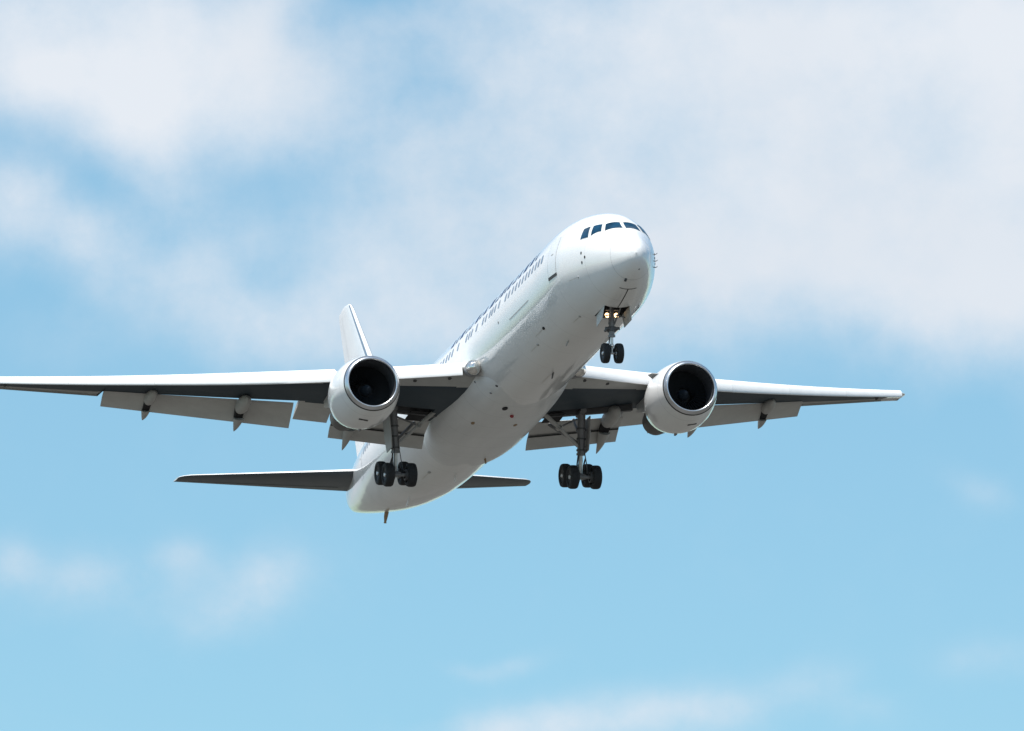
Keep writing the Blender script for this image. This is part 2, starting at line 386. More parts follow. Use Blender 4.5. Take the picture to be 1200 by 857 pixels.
def make_fuselage():
    g = G(); n = len(angs)
    g.v = [tuple(sec(x, a)) for x in sx for a in angs]
    for i in range(len(sx) - 1):
        for j in range(n):
            k = (j + 1) % n
            am = (angs[j] + ((angs[k] - angs[j]) % (2 * math.pi)) / 2)
            dd = abs((am + math.pi / 2 + math.pi) % (2 * math.pi) - math.pi)
            if BAY_X0 - .01 < (sx[i] + sx[i + 1]) / 2 < BAY_X1 and dd < BAY_A: continue
            g.f.append((i * n + j, i * n + k, (i + 1) * n + k, (i + 1) * n + j)); g.m.append(0)
    g.f.append(tuple((len(sx) - 1) * n + j for j in range(n))); g.m.append(0)
    return g.build('fuselage', 'white', plane, angle=60)
fus = make_fuselage()

def patch(g, x0, x1, z0, z1, side, off, mi=0, nx=4, nz=4, corner=0.0, skew=0.0):
    """a curved plate standing off the skin, following it"""
    rows = []
    for i in range(nz + 1):
        w = i / nz; z = z0 + (z1 - z0) * w; row = []
        inset = corner * (abs(2 * w - 1) ** 4)
        for j in range(nx + 1):
            x = x0 + inset + (x1 - x0 - 2 * inset) * j / nx + skew * w
            row.append(on(x, ang(x, z, side), off))
        rows.append(row)
    g.loft(rows, mi, closed=False)
    edge = rows[0] + [r[-1] for r in rows[1:-1]] + rows[-1][::-1] + [r[0] for r in rows[1:-1]][::-1]
    return edge
def strip(g, pts, w, off, mi=0):
    """a narrow line on the skin; pts are (x, angle)"""
    P = [on(x, a, off) for x, a in pts]; Nn = [snorm(x, a) for x, a in pts]; A = []; B = []
    for i in range(len(P)):
        d = (P[min(i + 1, len(P) - 1)] - P[max(0, i - 1)]).normalized(); s_ = d.cross(Nn[i]).normalized() * w / 2
        A.append(P[i] + s_); B.append(P[i] - s_)
    g.loft([A, B], mi, closed=False)
def lerp(a, b, n): return [a + (b - a) * i / n for i in range(n + 1)]
def quadpatch(g, c, off, n=5, mi=0):
    """plate over four skin points given as (x, angle), in order"""
    rows = []
    for i in range(n + 1):
        w = i / n; row = []
        for j in range(n + 1):
            u = j / n
            x = (c[0][0] * (1 - u) + c[1][0] * u) * (1 - w) + (c[3][0] * (1 - u) + c[2][0] * u) * w
            a = (c[0][1] * (1 - u) + c[1][1] * u) * (1 - w) + (c[3][1] * (1 - u) + c[2][1] * u) * w
            row.append(on(x, a, off))
        rows.append(row)
    g.loft(rows, mi, closed=False)

# cockpit windows: front pane and two side panes on each side
PANES = [  # lower-rear, lower-front, upper-front, upper-rear, as (x, angle round the section)
    [(2.02, .92), (1.71, 1.51), (2.185, 1.515), (2.33, 1.09)],
    [(2.60, .56), (2.15, .82), (2.46, 1.02), (2.86, .85)],
    [(3.33, .43), (2.76, .50), (3.06, .81), (3.44, .71)],
]
def cockpit(side):
    for c in PANES:
        if side < 0: c = [(x, math.pi - a) for x, a in c]
        cx = sum(p[0] for p in c) / 4; ca = sum(p[1] for p in c) / 4
        f = G(); quadpatch(f, [(cx + (p[0] - cx) * 1.10 + (.03 if p[0] > cx else 0), ca + (p[1] - ca) * 1.08) for p in c], .006)
        w = f.build('cockpit_window', 'frame', plane, fix=False)
        q = G(); quadpatch(q, c, .012)
        q.build('pane', 'glass', w, fix=False)
both(cockpit)

# cabin windows
WX = [7.55, 8.13, 8.67, 9.27, 9.88, 10.46, 11.07, 11.68, 12.3, 12.91, 13.6, 14.2, 15.43, 16.18, 16.71, 17.16, 17.9, 18.46, 19.66, 20.6, 21.1, 21.6, 23.2, 24.3, 24.9, 25.45, 26.1]
WX += [26.7 + .58 * k for k in range(0, 30) if k not in (7, 18)]
def cabin(side):
    for x in WX:
        if x > 43.2: continue
        g = G()
        patch(g, x - .15, x + .15, .56, .97, side, .006, nx=2, nz=6, corner=.06)
        g.build('cabin_window', 'cabin', plane, fix=False)
both(cabin)

# titles: dark blue lettering above the windows, too foreshortened to read; strokes of the letters only
def titles(side):
    heavy = [(9.85, 10.4), (10.95, 11.55), (14.1, 14.55), (15.4, 15.85), (17.2, 17.85), (20.1, 20.6), (22.9, 23.5)]
    medium = [(9.1, 9.4), (12.05, 12.5), (14.85, 15.1), (18.5, 19.1), (24.0, 24.3), (24.65, 25.2)]
    light = [(12.95, 13.6), (16.2, 16.8), (19.5, 19.8), (21.3, 21.8), (22.1, 22.4)]
    for lst, bars in ((heavy, ((0, 1, 1.19, 1.46), (0, .35, 1.46, 1.64), (.65, 1, 1.46, 1.64))), (medium, ((0, 1, 1.20, 1.34), (.3, .75, 1.34, 1.60))), (light, ((0, 1, 1.20, 1.29), (0, .25, 1.29, 1.55)))):
        for x0, x1 in lst:
            g = G()
            for u0, u1, z0, z1 in bars: patch(g, x0 + (x1 - x0) * u0, x0 + (x1 - x0) * u1, z0, z1, side, .006, nx=1, nz=3)
            g.build('title_letter', 'blue', plane, fix=False)
both(titles)

# doors, hatches and seams
def door(side, x0, x1, z0, z1, name='cabin_door', sill=True):
    g = G(); o = .004
    patch(g, x0 + .02, x1 - .02, z0 + .02, z1 - .02, side, o, nx=4, nz=10, corner=.08)
    d = g.build(name, 'white', plane, fix=False)
    s_ = G(); q = []
    pts = [(x0, z) for z in lerp(z0 + .1, z1 - .1, 8)] + [(x, z1) for x in lerp(x0 + .1, x1 - .1, 4)] + [(x1, z) for z in lerp(z1 - .1, z0 + .1, 8)]
    strip(s_, [(x, ang(x, z, side)) for x, z in pts], .022, .006)
    s_.build('seam', 'seam', d, fix=False)
    if sill:
        s2 = G(); patch(s2, x0 - .02, x1 + .02, z0 - .09, z0 + .05, side, .012, nx=4, nz=1)
        s2.build('sill', 'mark', d, fix=False)
    h = G(); patch(h, (x0 + x1) / 2 - .16, (x0 + x1) / 2 + .10, z0 + 1.02, z0 + 1.07, side, .012, nx=2, nz=1)
    h.build('handle', 'seam', d, fix=False)
both(lambda s: door(s, 5.42, 6.45, -.50, 1.30))
both(lambda s: door(s, 43.6, 44.6, -.45, 1.35, sill=False))
both(lambda s: door(s, 33.2, 33.75, .25, 1.5, 'overwing_exit', False))

def seams():
    g = G()
    strip(g, [(1.0, -math.pi / 2 + 2 * math.pi * k / 64) for k in range(0, 26)] , .016, .004)
    strip(g, [(1.0, -math.pi / 2 - 2 * math.pi * k / 64) for k in range(0, 26)], .016, .004)
    g.build('radome_seam', 'seam', plane, fix=False)
    g = G()
    strip(g, [(x, -math.pi / 2) for x in lerp(1.7, BAY_X0, 12)], .05, .006)
    strip(g, [(1.7, a) for a in lerp(-math.pi / 2 - .30, -math.pi / 2 + .30, 8)], .05, .006)
    g.build('closed_bay_door_seam', 'mark', plane, fix=False)
seams()

# --- belly fairing round the wing root
FX = [17.0, 18.5, 20, 21.5, 23.5, 27, 29.5, 31.0, 32.0, 32.7, 33.0]
FW = pchip(FX, [1.70, 1.92, 2.18, 2.42, 2.58, 2.64, 2.58, 2.35, 1.9, 1.2, .5])
FB = pchip(FX, [-2.40, -2.62, -2.78, -2.84, -2.86, -2.86, -2.85, -2.83, -2.80, -2.76, -2.70])
FT = pchip(FX, [-1.7, -1.52, -1.32, -1.06, -.84, -.75, -.95, -1.25, -1.7, -2.2, -2.5])
FP = pchip(FX, [1.0, .97, .93, .88, .82, .76, .76, .76, .76, .76, .76])
def make_fairing():
    g = G(); rings = []
    for x in lerp(17.0, 33.0, 60):
        r = []
        for k in range(49):
            a = math.pi * k / 48
            c, s_ = math.cos(a), math.sin(a)
            w, b, t_, p_ = FW(x), FB(x), FT(x), FP(x)
            r.append((x, w * math.copysign(abs(c) ** p_, c), t_ - (t_ - b) * abs(s_) ** p_))
        rings.append(r)
    g.loft(rings, 0, closed=False)
    return g.build('belly_fairing', 'belly', plane, angle=60)
fair = make_fairing()

# --- wings
def LEX(y): return 20.5 + .66 * (y - 2.5)
def LEZ(y): t = y - 2.5; return -.95 + .09 * t + .9 * (t / 21.0) ** 2
def TEX(y): return 29.8 + (y - 2.5) * .04 if y < 8 else 30.02 + (y - 8) * .412
def TW(y): return math.radians(3.2 - 3.6 * min(1, (y - 2.5) / 21.0) - 5.5 * min(1, max(0, y - 2.5) / 21.0) ** 2)
def TC(y): return .145 - .045 * min(1, max(0, (y - 2.5) / 12.0))
def yt(t, tc): return 5 * tc * (.2969 * math.sqrt(max(t, 0)) - .126 * t - .3516 * t**2 + .2843 * t**3 - .1036 * t**4)
def camb(t): return .018 * (1 - (2 * t - 1) ** 2)
def wpt(y, t, up, extra=0.0):
    c = TEX(y) - LEX(y); tc = TC(y)
    zz = (camb(t) + (yt(t, tc) * .9 if up else -yt(t, tc) * 1.1) + extra) * c
    xx = t * c; a = TW(y)
    return Vector((LEX(y) + xx * math.cos(a) + zz * math.sin(a), y, LEZ(y) - xx * math.sin(a) + zz * math.cos(a)))
TS = [0, .003, .012, .03, .06, .1, .15, .22, .3, .38, .46, .54, .62]
def wring(y, cu, cl):
    up = [wpt(y, t, True) for t in TS] + [wpt(y, .62 + (cu - .62) * k / 5, True) for k in range(1, 6)]
    a = up[-1]
    lo = [wpt(y, t * cl / .62, False) for t in TS[1:]]
    back = [a + Vector((0, 0, -.012)), wpt(y, cl + .01, True) + Vector((0, 0, -.10)), wpt(y, cl + .005, False) + Vector((0, 0, .06))]
    return up + back + lo[::-1]
ZONES = [(1.6, 2.9, .98, .97), (2.9, 6.75, .80, .60), (6.75, 8.7, .985, .98), (8.7, 17.85, .80, .72), (17.85, 23.0, .985, .98)]
def wing(side):
    g = G()
    for i, (y0, y1, cu, cl) in enumerate(ZONES):
        n = max(2, int((y1 - y0) / .8))
        rings = [wring(y, cu, cl) for y in lerp(y0, y1, n)]
        if i == len(ZONES) - 1:
            for y, k in ((23.4, .04), (23.7, .11), (23.88, .22), (23.98, .38)):   # rounded raked tip
                r = wring(y, cu, cl); c0 = r[0]; c1 = r[17]
                r = [Vector((p.x + (c1.x - p.x) * k * .75, p.y, p.z + (c0.z * .5 + c1.z * .5 - p.z) * min(.8, k * 1.6))) for p in r]
                rings.append(r)
        o = len(g.f)
        g.loft(rings, 0)
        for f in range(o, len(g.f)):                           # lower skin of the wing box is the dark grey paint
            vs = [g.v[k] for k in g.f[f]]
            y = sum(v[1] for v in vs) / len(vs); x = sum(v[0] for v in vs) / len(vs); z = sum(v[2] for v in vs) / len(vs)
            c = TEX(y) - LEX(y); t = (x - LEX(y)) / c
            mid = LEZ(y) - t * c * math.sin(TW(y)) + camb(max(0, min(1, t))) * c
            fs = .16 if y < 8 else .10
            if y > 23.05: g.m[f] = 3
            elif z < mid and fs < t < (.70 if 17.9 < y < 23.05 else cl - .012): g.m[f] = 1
            elif t > cl - .02 and z < mid + .2 and cl < .9: g.m[f] = 2 if y < 8 else 1  # inboard cove faces are coloured black for the shade inside
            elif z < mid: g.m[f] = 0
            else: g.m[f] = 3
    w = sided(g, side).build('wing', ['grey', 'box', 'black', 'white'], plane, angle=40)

    # slats, run out and drooped
    def slat(y0, y1):
        q = G(); rings = []
        for y in lerp(y0, y1, 6):
            s_ = pchip([2.5, 10, 17, 23.5], [.78, .81, .62, .44])(y)
            prof = [(.62, .40), (.40, .385), (.2, .33), (.02, .23), (-.13, .09), (-.25, -.10), (-.33, -.32), (-.36, -.50), (-.345, -.58), (-.30, -.60), (-.22, -.58), (-.22, -.35), (-.12, -.10), (.05, .10), (.3, .27), (.62, .38)]
            L0 = Vector((LEX(y), y, LEZ(y)))
            rings.append([L0 + Vector((a * s_, 0, b * s_)) for a, b in prof])
        q.loft(rings)
        sided(q, side).build('slat', 'slat', w, angle=50)
    slat(2.98, 7.5)
    for a, b in ((8.3, 12.4), (12.408, 16.1), (16.108, 19.8), (19.808, 23.5)): slat(a, b)

    # flaps
    def foil(c, rot, le, thick=.13, n=9):
        """section of a flap: chord c, turned down by rot from its leading edge"""
        ts = [i / n for i in range(n + 1)]; ts = [t * t * .6 + t * .4 for t in ts]
        up = [(t * c, (yt(t, thick) * 1.15 + .03 * math.sin(math.pi * t)) * c) for t in ts]; lo = [(t * c, (-yt(t, thick) * .7 + .03 * math.sin(math.pi * t)) * c) for t in ts[1:-1]]
        ca, sa = math.cos(rot), math.sin(rot)
        return [(le[0] + x * ca + z * sa, le[1] - x * sa + z * ca) for x, z in up + lo[::-1]]
    def flap(name, y0, y1, le0, te0, le1, te1, thick=.13, n=6):
        q = G(); rings = []
        for k in range(n + 1):
            t = k / n; y = y0 + (y1 - y0) * t
            le = (le0[0] + (le1[0] - le0[0]) * t, le0[1] + (le1[1] - le0[1]) * t); te = (te0[0] + (te1[0] - te0[0]) * t, te0[1] + (te1[1] - te0[1]) * t)
            c = math.hypot(te[0] - le[0], te[1] - le[1]); rot = math.atan2(le[1] - te[1], te[0] - le[0])
            rings.append([(x, y, z) for x, z in foil(c, rot, le, thick)])
        q.loft(rings)
        return sided(q, side).build(name, 'flap', w, angle=40)
    flap('flap', 9.1, 17.8, (29.6, -.41), (30.85, -1.38), (32.75, .88), (33.75, .37))
    flap('flap', 2.62, 7.3, (28.35, -1.58), (29.55, -1.99), (28.7, -1.14), (29.65, -1.48))
    flap('flap', 2.62, 7.3, (29.50, -1.98), (30.1, -2.55), (29.6, -1.46), (30.3, -1.98), .10)
    flap('inboard_aileron', 7.35, 8.95, (28.6, -.72), (30.2, -1.26), (28.9, -.42), (30.6, -.98))

    # fairings over the flap tracks: fixed canoe and drooped tail
    def track(y, c, r, half, p0, tip):
        q = G(); rings = []
        c = Vector((c[0], y, c[1])); d = Vector((1, 0, -.10))
        for k in range(13):
            t = -1 + k / 6.0
            h = r * max(0, 1 - abs(t) ** 2.4) ** .6 + .01
            p = c + d * (half * t) + Vector((0, 0, .10 * r * t))
            rings.append([(p.x, p.y + h * .92 * math.cos(a), p.z + h * math.sin(a)) for a in [2 * math.pi * i / 16 for i in range(16)]])
        q.loft(rings)
        f = sided(q, side).build('flap_track_fairing', 'fairing', w, angle=50)
        q = G(); rings = []
        p0 = Vector((p0[0], y, p0[1])); p1 = Vector((tip[0], y, tip[1]))
        for k in range(11):
            t = k / 10; p = p0.lerp(p1, t) + Vector((0, 0, -.06 * math.sin(math.pi * t)))
            h = r * .86 * (1 - t) ** .85 + .012
            rings.append([p + Vector((math.sin(a) * h * .7, h * .85 * math.cos(a), h * .55 * math.sin(a))) for a in [2 * math.pi * i / 14 for i in range(14)]])
        q.loft(rings)
        sided(q, side).build('fairing_tail', 'fairing', f, angle=50)
        q = G()                                                 # black wedge filled in as the shade in the gap between the two
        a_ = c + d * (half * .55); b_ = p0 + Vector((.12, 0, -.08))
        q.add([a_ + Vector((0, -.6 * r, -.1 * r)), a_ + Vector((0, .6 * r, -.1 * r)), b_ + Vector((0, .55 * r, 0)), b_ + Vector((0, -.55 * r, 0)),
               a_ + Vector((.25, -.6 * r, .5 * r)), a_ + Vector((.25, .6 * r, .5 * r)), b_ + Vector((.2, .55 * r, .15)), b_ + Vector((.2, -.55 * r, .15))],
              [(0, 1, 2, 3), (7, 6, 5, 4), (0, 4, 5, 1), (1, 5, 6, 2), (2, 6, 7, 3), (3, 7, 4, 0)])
        sided(q, side).build('fairing_gap_shade', 'black', f)
    track(15.72, (31.75, .33), .29, .85, (32.95, -.02), (33.75, -.30))
    track(11.55, (29.95, -.45), .35, 1.0, (31.0, -.86), (32.1, -1.24))
    track(6.45, (27.9, -1.35), .40, 1.2, (29.3, -1.78), (30.9, -2.45))
    # solid dark strip painted as the shade in the slot between the inboard flaps
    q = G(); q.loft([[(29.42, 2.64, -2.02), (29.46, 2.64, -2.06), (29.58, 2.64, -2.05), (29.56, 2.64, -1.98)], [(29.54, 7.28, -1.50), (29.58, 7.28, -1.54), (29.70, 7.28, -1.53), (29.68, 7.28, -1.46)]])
    sided(q, side).build('flap_slot_shade', 'black', w)

    # dark beam that carries the main gear, behind the rear spar
    q = G(); rings = []
    for y in lerp(2.4, 7.4, 8):
        t = (y - 2.4) / 4.5; z = -1.02 + .42 * t
        rings.append([(27.3, y, z - .62), (27.3, y, z), (27.75, y, z), (27.75, y, z - .57)])
    q.loft(rings)
    sided(q, side).build('gear_beam', 'darkgear', w)
    # outboard aileron joint and static dischargers
    q = G()
    for k, t in enumerate((.74,)):
        A_ = [wpt(y, t, False) + Vector((0, 0, -.006)) for y in lerp(18.0, 22.4, 8)]; B_ = [wpt(y, t + .018, False) + Vector((0, 0, -.006)) for y in lerp(18.0, 22.4, 8)]
        q.loft([A_, B_], 0, closed=False)
    sided(q, side).build('aileron_gap', 'mark', w, fix=False)
    q = G(); p = wpt(22.3, .45, False)
    q.lathe(p + Vector((-.12, 0, -.04)), (1, 0, 0), [(0, 0), (.02, .05), (.2, .07), (.45, 0)], 10)
    sided(q, side).build('drain_fairing', 'mark', w)
    # wing root landing light in its glass
    q = G(); c = Vector((19.75, 2.63, -1.20))
    q.lathe(c, Vector((-.9, .1, -.12)), [(-.30, .32), (-.1, .36), (.02, .35), (.14, .29), (.22, .19), (.265, .08), (.27, 0)], 20)
    sided(q, side).build('landing_light', 'lens', w, angle=60)
    q = G(); q.lathe(c, Vector((-.9, .1, -.12)), [(-.9, .36), (-.08, .385), (-.07, .34)], 20, mi=0)
    sided(q, side).build('light_housing', 'gear', w, angle=60)
    # small dark ports under the leading edge
    for yy, tt in ((4.8, .075), (3.35, .055)):
        q = G(); p = wpt(yy, tt, False)
        q.lathe(p + Vector((0, 0, .02)), (-.25, 0, -1), [(0, .11), (.035, .11), (.036, 0)], 14)
        sided(q, side).build('leading_edge_port', 'mark', w)
    # navigation lamp glass at the tip
    q = G(); p = wpt(23.3, .04, True)
    q.lathe(p + Vector((.1, -.02, 0)), (-.6, .8, 0), [(-.1, .07), (0, .07), (.06, .04), (.07, 0)], 10)
    sided(q, side).build('navigation_light', 'lens', w)
both(wing)

# --- engines
def engine(side):
    o = Vector((18.85, 7.92, -2.24)); d = Vector((1, -.012, -.02)).normalized()
    g = G()
    g.lathe(o, d, [(.17, 1.345), (.3, 1.40), (.6, 1.475), (1.0, 1.56), (1.6, 1.635), (2.3, 1.635), (2.9, 1.53), (3.4, 1.38), (3.85, 1.24), (3.85, 1.20), (3.4, 1.29), (3.0, 1.34)], 72)
    e = sided(g, side).build('engine', 'white', plane, angle=40)
    g = G()
    g.lathe(o, d, [(.17, 1.345), (.08, 1.29), (.02, 1.235), (0, 1.20), (.02, 1.165), (.08, 1.14), (.18, 1.125)], 72)
    sided(g, side).build('inlet_lip', 'lip', e, angle=60)
    g = G()
    g.lathe(o, d, [(.165, 1.348), (.23, 1.378)], 72)
    sided(g, side).build('lip_seam', 'mark', e)
    g = G()
    g.lathe(o, d, [(.18, 1.125), (.35, 1.12), (.8, 1.13), (1.35, 1.17), (1.6, 1.17)], 64)
    sided(g, side).build('inlet_duct', 'duct', e, angle=60)
    # fan
    g = G(); nb = 38
    a_ = (Vector((0, 0, 1)) - d * d.z).normalized(); b_ = d.cross(a_)
    for k in range(nb):
        q0 = 2 * math.pi * k / nb
        rings = []
        for r, tw, ch in ((.36, .30, .24), (.75, .75, .26), (1.17, 1.05, .28)):
            pts = []
            for s_, th in ((-1, 0), (0, .012), (1, 0), (0, -.012)):
                ax = s_ * ch / 2 * math.cos(tw); tg = s_ * ch / 2 * math.sin(tw)
                qq = q0 + tg / r
                pts.append(o + d * (1.38 + ax + th) + (a_ * math.cos(qq) + b_ * math.sin(qq)) * (r))
            rings.append(pts)
        g.loft(rings)
    sided(g, side).build('fan', 'fan', e)
    g = G(); g.lathe(o, d, [(1.55, 1.17), (1.56, 0)], 48); sided(g, side).build('fan_backing', 'black', e)
    g = G(); g.lathe(o, d, [(.86, 0), (.90, .05), (1.0, .11), (1.18, .20), (1.36, .26), (1.5, .27)], 32); sided(g, side).build('spinner', 'spin', e, angle=60)
    # core nozzle and plug
    g = G(); g.lathe(o, d, [(3.0, 1.34), (3.02, .92), (4.0, .92), (4.8, .86), (5.6, .76), (6.3, .64), (6.3, .60), (5.7, .62)], 40)
    sided(g, side).build('core_nozzle', 'hot', e, angle=50)
    g = G(); g.lathe(o, d, [(5.6, .40), (6.2, .36), (6.7, .2), (7.0, .03), (7.0, 0)], 24); sided(g, side).build('exhaust_plug', 'hot', e, angle=50)
    # pylon
    g = G(); rings = []
    for x, zt, zb, h in ((20.2, -.60, -.80, .06), (21.4, -.42, -.85, .20), (22.8, -.33, -1.5, .24), (24.3, -.28, -1.7, .26), (26.2, -.62, -1.55, .22), (28.0, -.70, -1.1, .10)):
        rings.append([(x, 7.9 - h, zb), (x, 7.9 + h, zb), (x, 7.9 + h, zt - .05), (x, 7.9 + h * .5, zt), (x, 7.9 - h * .5, zt), (x, 7.9 - h, zt - .05)])
    g.loft(rings)
    sided(g, side).build('pylon', 'white', e, angle=30)
    # strake on the inboard shoulder, and a drain panel under the cowl
    g = G(); q = math.radians(52)
    n_ = Vector((0, -math.sin(q), math.cos(q)))
    p = o + d * 1.0
    g.slab([p + n_ * 1.52, p + d * 1.1 + n_ * 1.55, p + d * 1.05 + n_ * 1.92, p + d * .55 + n_ * 1.82], .03)
    sided(g, side).build('nacelle_strake', 'grey', e)
    g = G()
    q = math.radians(-80); n_ = Vector((0, math.cos(q), math.sin(q)))
    p = o + d * 1.05 + n_ * 1.568
    t_ = d.cross(n_)
    g.slab([p - t_ * .22, p + t_ * .22, p + t_ * .22 + d * .16 + n_ * .008, p - t_ * .22 + d * .16 + n_ * .008], .012)
    sided(g, side).build('cowl_vent', 'mark', e)
    g = G()
    p = o + d * 3.0 + Vector((0, 0, -1.48))
    g.box(p + Vector((0, 0, .0)), (.30, .10, .16)); sided(g, side).build('drain_mast', 'gear', e, bevel=.02)
both(engine)

# --- tailplane
def tailplane(side):
    g = G(); rings = []
    def st(y):
        t = (y - .3) / (9.0 - .3)
        le = 46.15 + .715 * (y - .3); te = 51.95 + .255 * (y - .3)
        z = .55 + .141 * y
        return le, te, z, t
    for y in [.2, 1.0, 2, 3.5, 5, 6.5, 8, 8.8, 9.1, 9.25, 9.31]:
        le, te, z, t = st(min(y, 9.31)); c = te - le
        k = {9.1: .12, 9.25: .30, 9.31: .5}.get(y, 0)
        inc = math.radians(-3.4); tc = .095
        r = []
        ts = [0, .01, .04, .1, .2, .35, .5, .68, .7, .85, 1.0]
        for up in (True, False):
            for i, tt in enumerate(ts if up else ts[1:-1][::-1]):
                zz = (yt(tt, tc) * (1 if up else -1) + (.0025 if tt == 1.0 else 0)) * c
                xx = tt * c
                if k: xx += (c - xx) * k * .7; zz *= (1 - k)
                r.append((le + xx * math.cos(inc) + zz * math.sin(inc), y, z - xx * math.sin(inc) + zz * math.cos(inc)))
        rings.append(r)
    g.loft(rings)
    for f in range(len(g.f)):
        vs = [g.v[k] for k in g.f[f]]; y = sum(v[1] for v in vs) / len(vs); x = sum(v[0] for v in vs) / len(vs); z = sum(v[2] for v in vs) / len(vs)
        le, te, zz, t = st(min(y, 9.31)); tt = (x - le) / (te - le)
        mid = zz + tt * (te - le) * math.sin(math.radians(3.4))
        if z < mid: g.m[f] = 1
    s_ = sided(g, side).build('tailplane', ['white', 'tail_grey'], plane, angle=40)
    # elevator hinge gap
    q = G(); A_ = []; B_ = []
    for y in lerp(1.6, 8.7, 10):
        le, te, z, t = st(y); c = te - le
        for lst, tt in ((A_, .66), (B_, .685)):
            lst.append((le + tt * c, y, z + tt * c * math.sin(math.radians(3.4)) - yt(tt, .095) * c - .006))
    q.loft([A_, B_], 0, closed=False)
    sided(q, side).build('elevator_gap', 'black', s_, fix=False)
both(tailplane)

# --- fin with rudder
def fin():
    def st(z):
        t = (z - 1.9) / (11.0 - 1.9)
        return 43.6 + (52.15 - 43.6) * t, 52.2 + (54.75 - 52.2) * t
    g = G(); rings = []
    for z in (1.7, 3, 5, 7, 9, 10.6, 10.9, 11.02, 11.06):
        le, te = st(z); c = te - le; k = {10.9: .06, 11.02: .15, 11.06: .3}.get(z, 0)
        r = []
        ts = [0, .006, .02, .05, .1, .18, .3, .45, .6, .72, .86, 1.0]
        for s_ in (1, -1):
            for tt in (ts if s_ > 0 else ts[1:-1][::-1]):
                x = tt * c; x += (c * .6 - x) * k
                r.append((le + x, s_ * (yt(tt, .105) * c + (.01 if tt == 1 else 0)) * (1 - k), z))
        rings.append(r)
    g.loft(rings)
    f = g.build('fin', 'white', plane, angle=40)
    for s_ in (1, -1):                                          # joint of the leading edge on each face
        q = G(); A_ = []; B_ = []
        for z in lerp(6.2, 10.9, 8):
            le, te = st(z); c = te - le
            for lst, tt in ((A_, .035), (B_, .075)): lst.append((le + tt * c, s_ * (yt(tt, .105) * c + .006), z))
        q.loft([A_, B_], 0, closed=False)
        q.build('leading_edge_joint', 'bluegrey', f, fix=False)
    q = G()
    for s_ in (1, -1):
        A_ = []; B_ = []
        for z in lerp(2.6, 10.6, 8):
            le, te = st(z); c = te - le
            for lst, tt in ((A_, .70), (B_, .706)): lst.append((le + tt * c, s_ * (yt(tt, .105) * c + .006), z))
        q.loft([A_, B_], 0, closed=False)
    q.build('rudder_gap', 'seam', f, fix=False)
fin()

# --- tail end: auxiliary exhaust, tail skid
g = G(); g.lathe((53.72, 0, .98), (1, 0, .12), [(0, .24), (.26, .22), (.262, .18), (.05, .17), (.05, 0)], 24); g.build('tail_exhaust', 'hot', plane)
g = G(); zb = BOT(47.3)
g.path([((47.0, 0, zb + .2), .12), ((47.45, 0, zb - .18), .10), ((47.62, 0, zb - .40), .06), ((47.66, 0, zb - .46), .075)], 10)
tsk = g.build('tail_skid', 'skid', plane)
g = G(); g.box((46.95, 0, zb - .01), (.9, .34, .06), Matrix.Rotation(math.radians(-13), 3, 'Y')); g.build('skid_fairing', 'grey', tsk, bevel=.02)

# --- landing gear
def wheel(parent, c, r, w, side_sign=1):
    g = G(); h = w / 2
    g.lathe(c, (0, 1, 0), [(-h * .72, r * .56), (-h * .95, r * .66), (-h, r * .80), (-h * .86, r * .94), (-h * .55, r * .99), (-h * .3, r), (-h * .27, r * .985), (-h * .23, r * .985), (-h * .2, r), (h * .2, r), (h * .23, r * .985), (h * .27, r * .985), (h * .3, r), (h * .55, r * .99), (h * .86, r * .94), (h, r * .80), (h * .95, r * .66), (h * .72, r * .56)], 40, mi=0)
    g.lathe(c, (0, 1, 0), [(-h * .72, r * .56), (-h * .60, r * .50), (-h * .45, r * .30), (-h * .70, r * .20)], 24, mi=1)
    g.lathe(c, (0, 1, 0), [(-h * .70, r * .20), (-h * .92, r * .15), (-h * .95, 0)], 16, mi=2)
    g.lathe(c, (0, 1, 0), [(h * .72, r * .56), (h * .60, r * .50), (h * .45, r * .30), (h * .70, r * .20)], 24, mi=1)
    g.lathe(c, (0, 1, 0), [(h * .70, r * .20), (h * .92, r * .15), (h * .95, 0)], 16, mi=2)
    return g.build('wheel', ['rubber', 'rim', 'steel'], parent, angle=35)

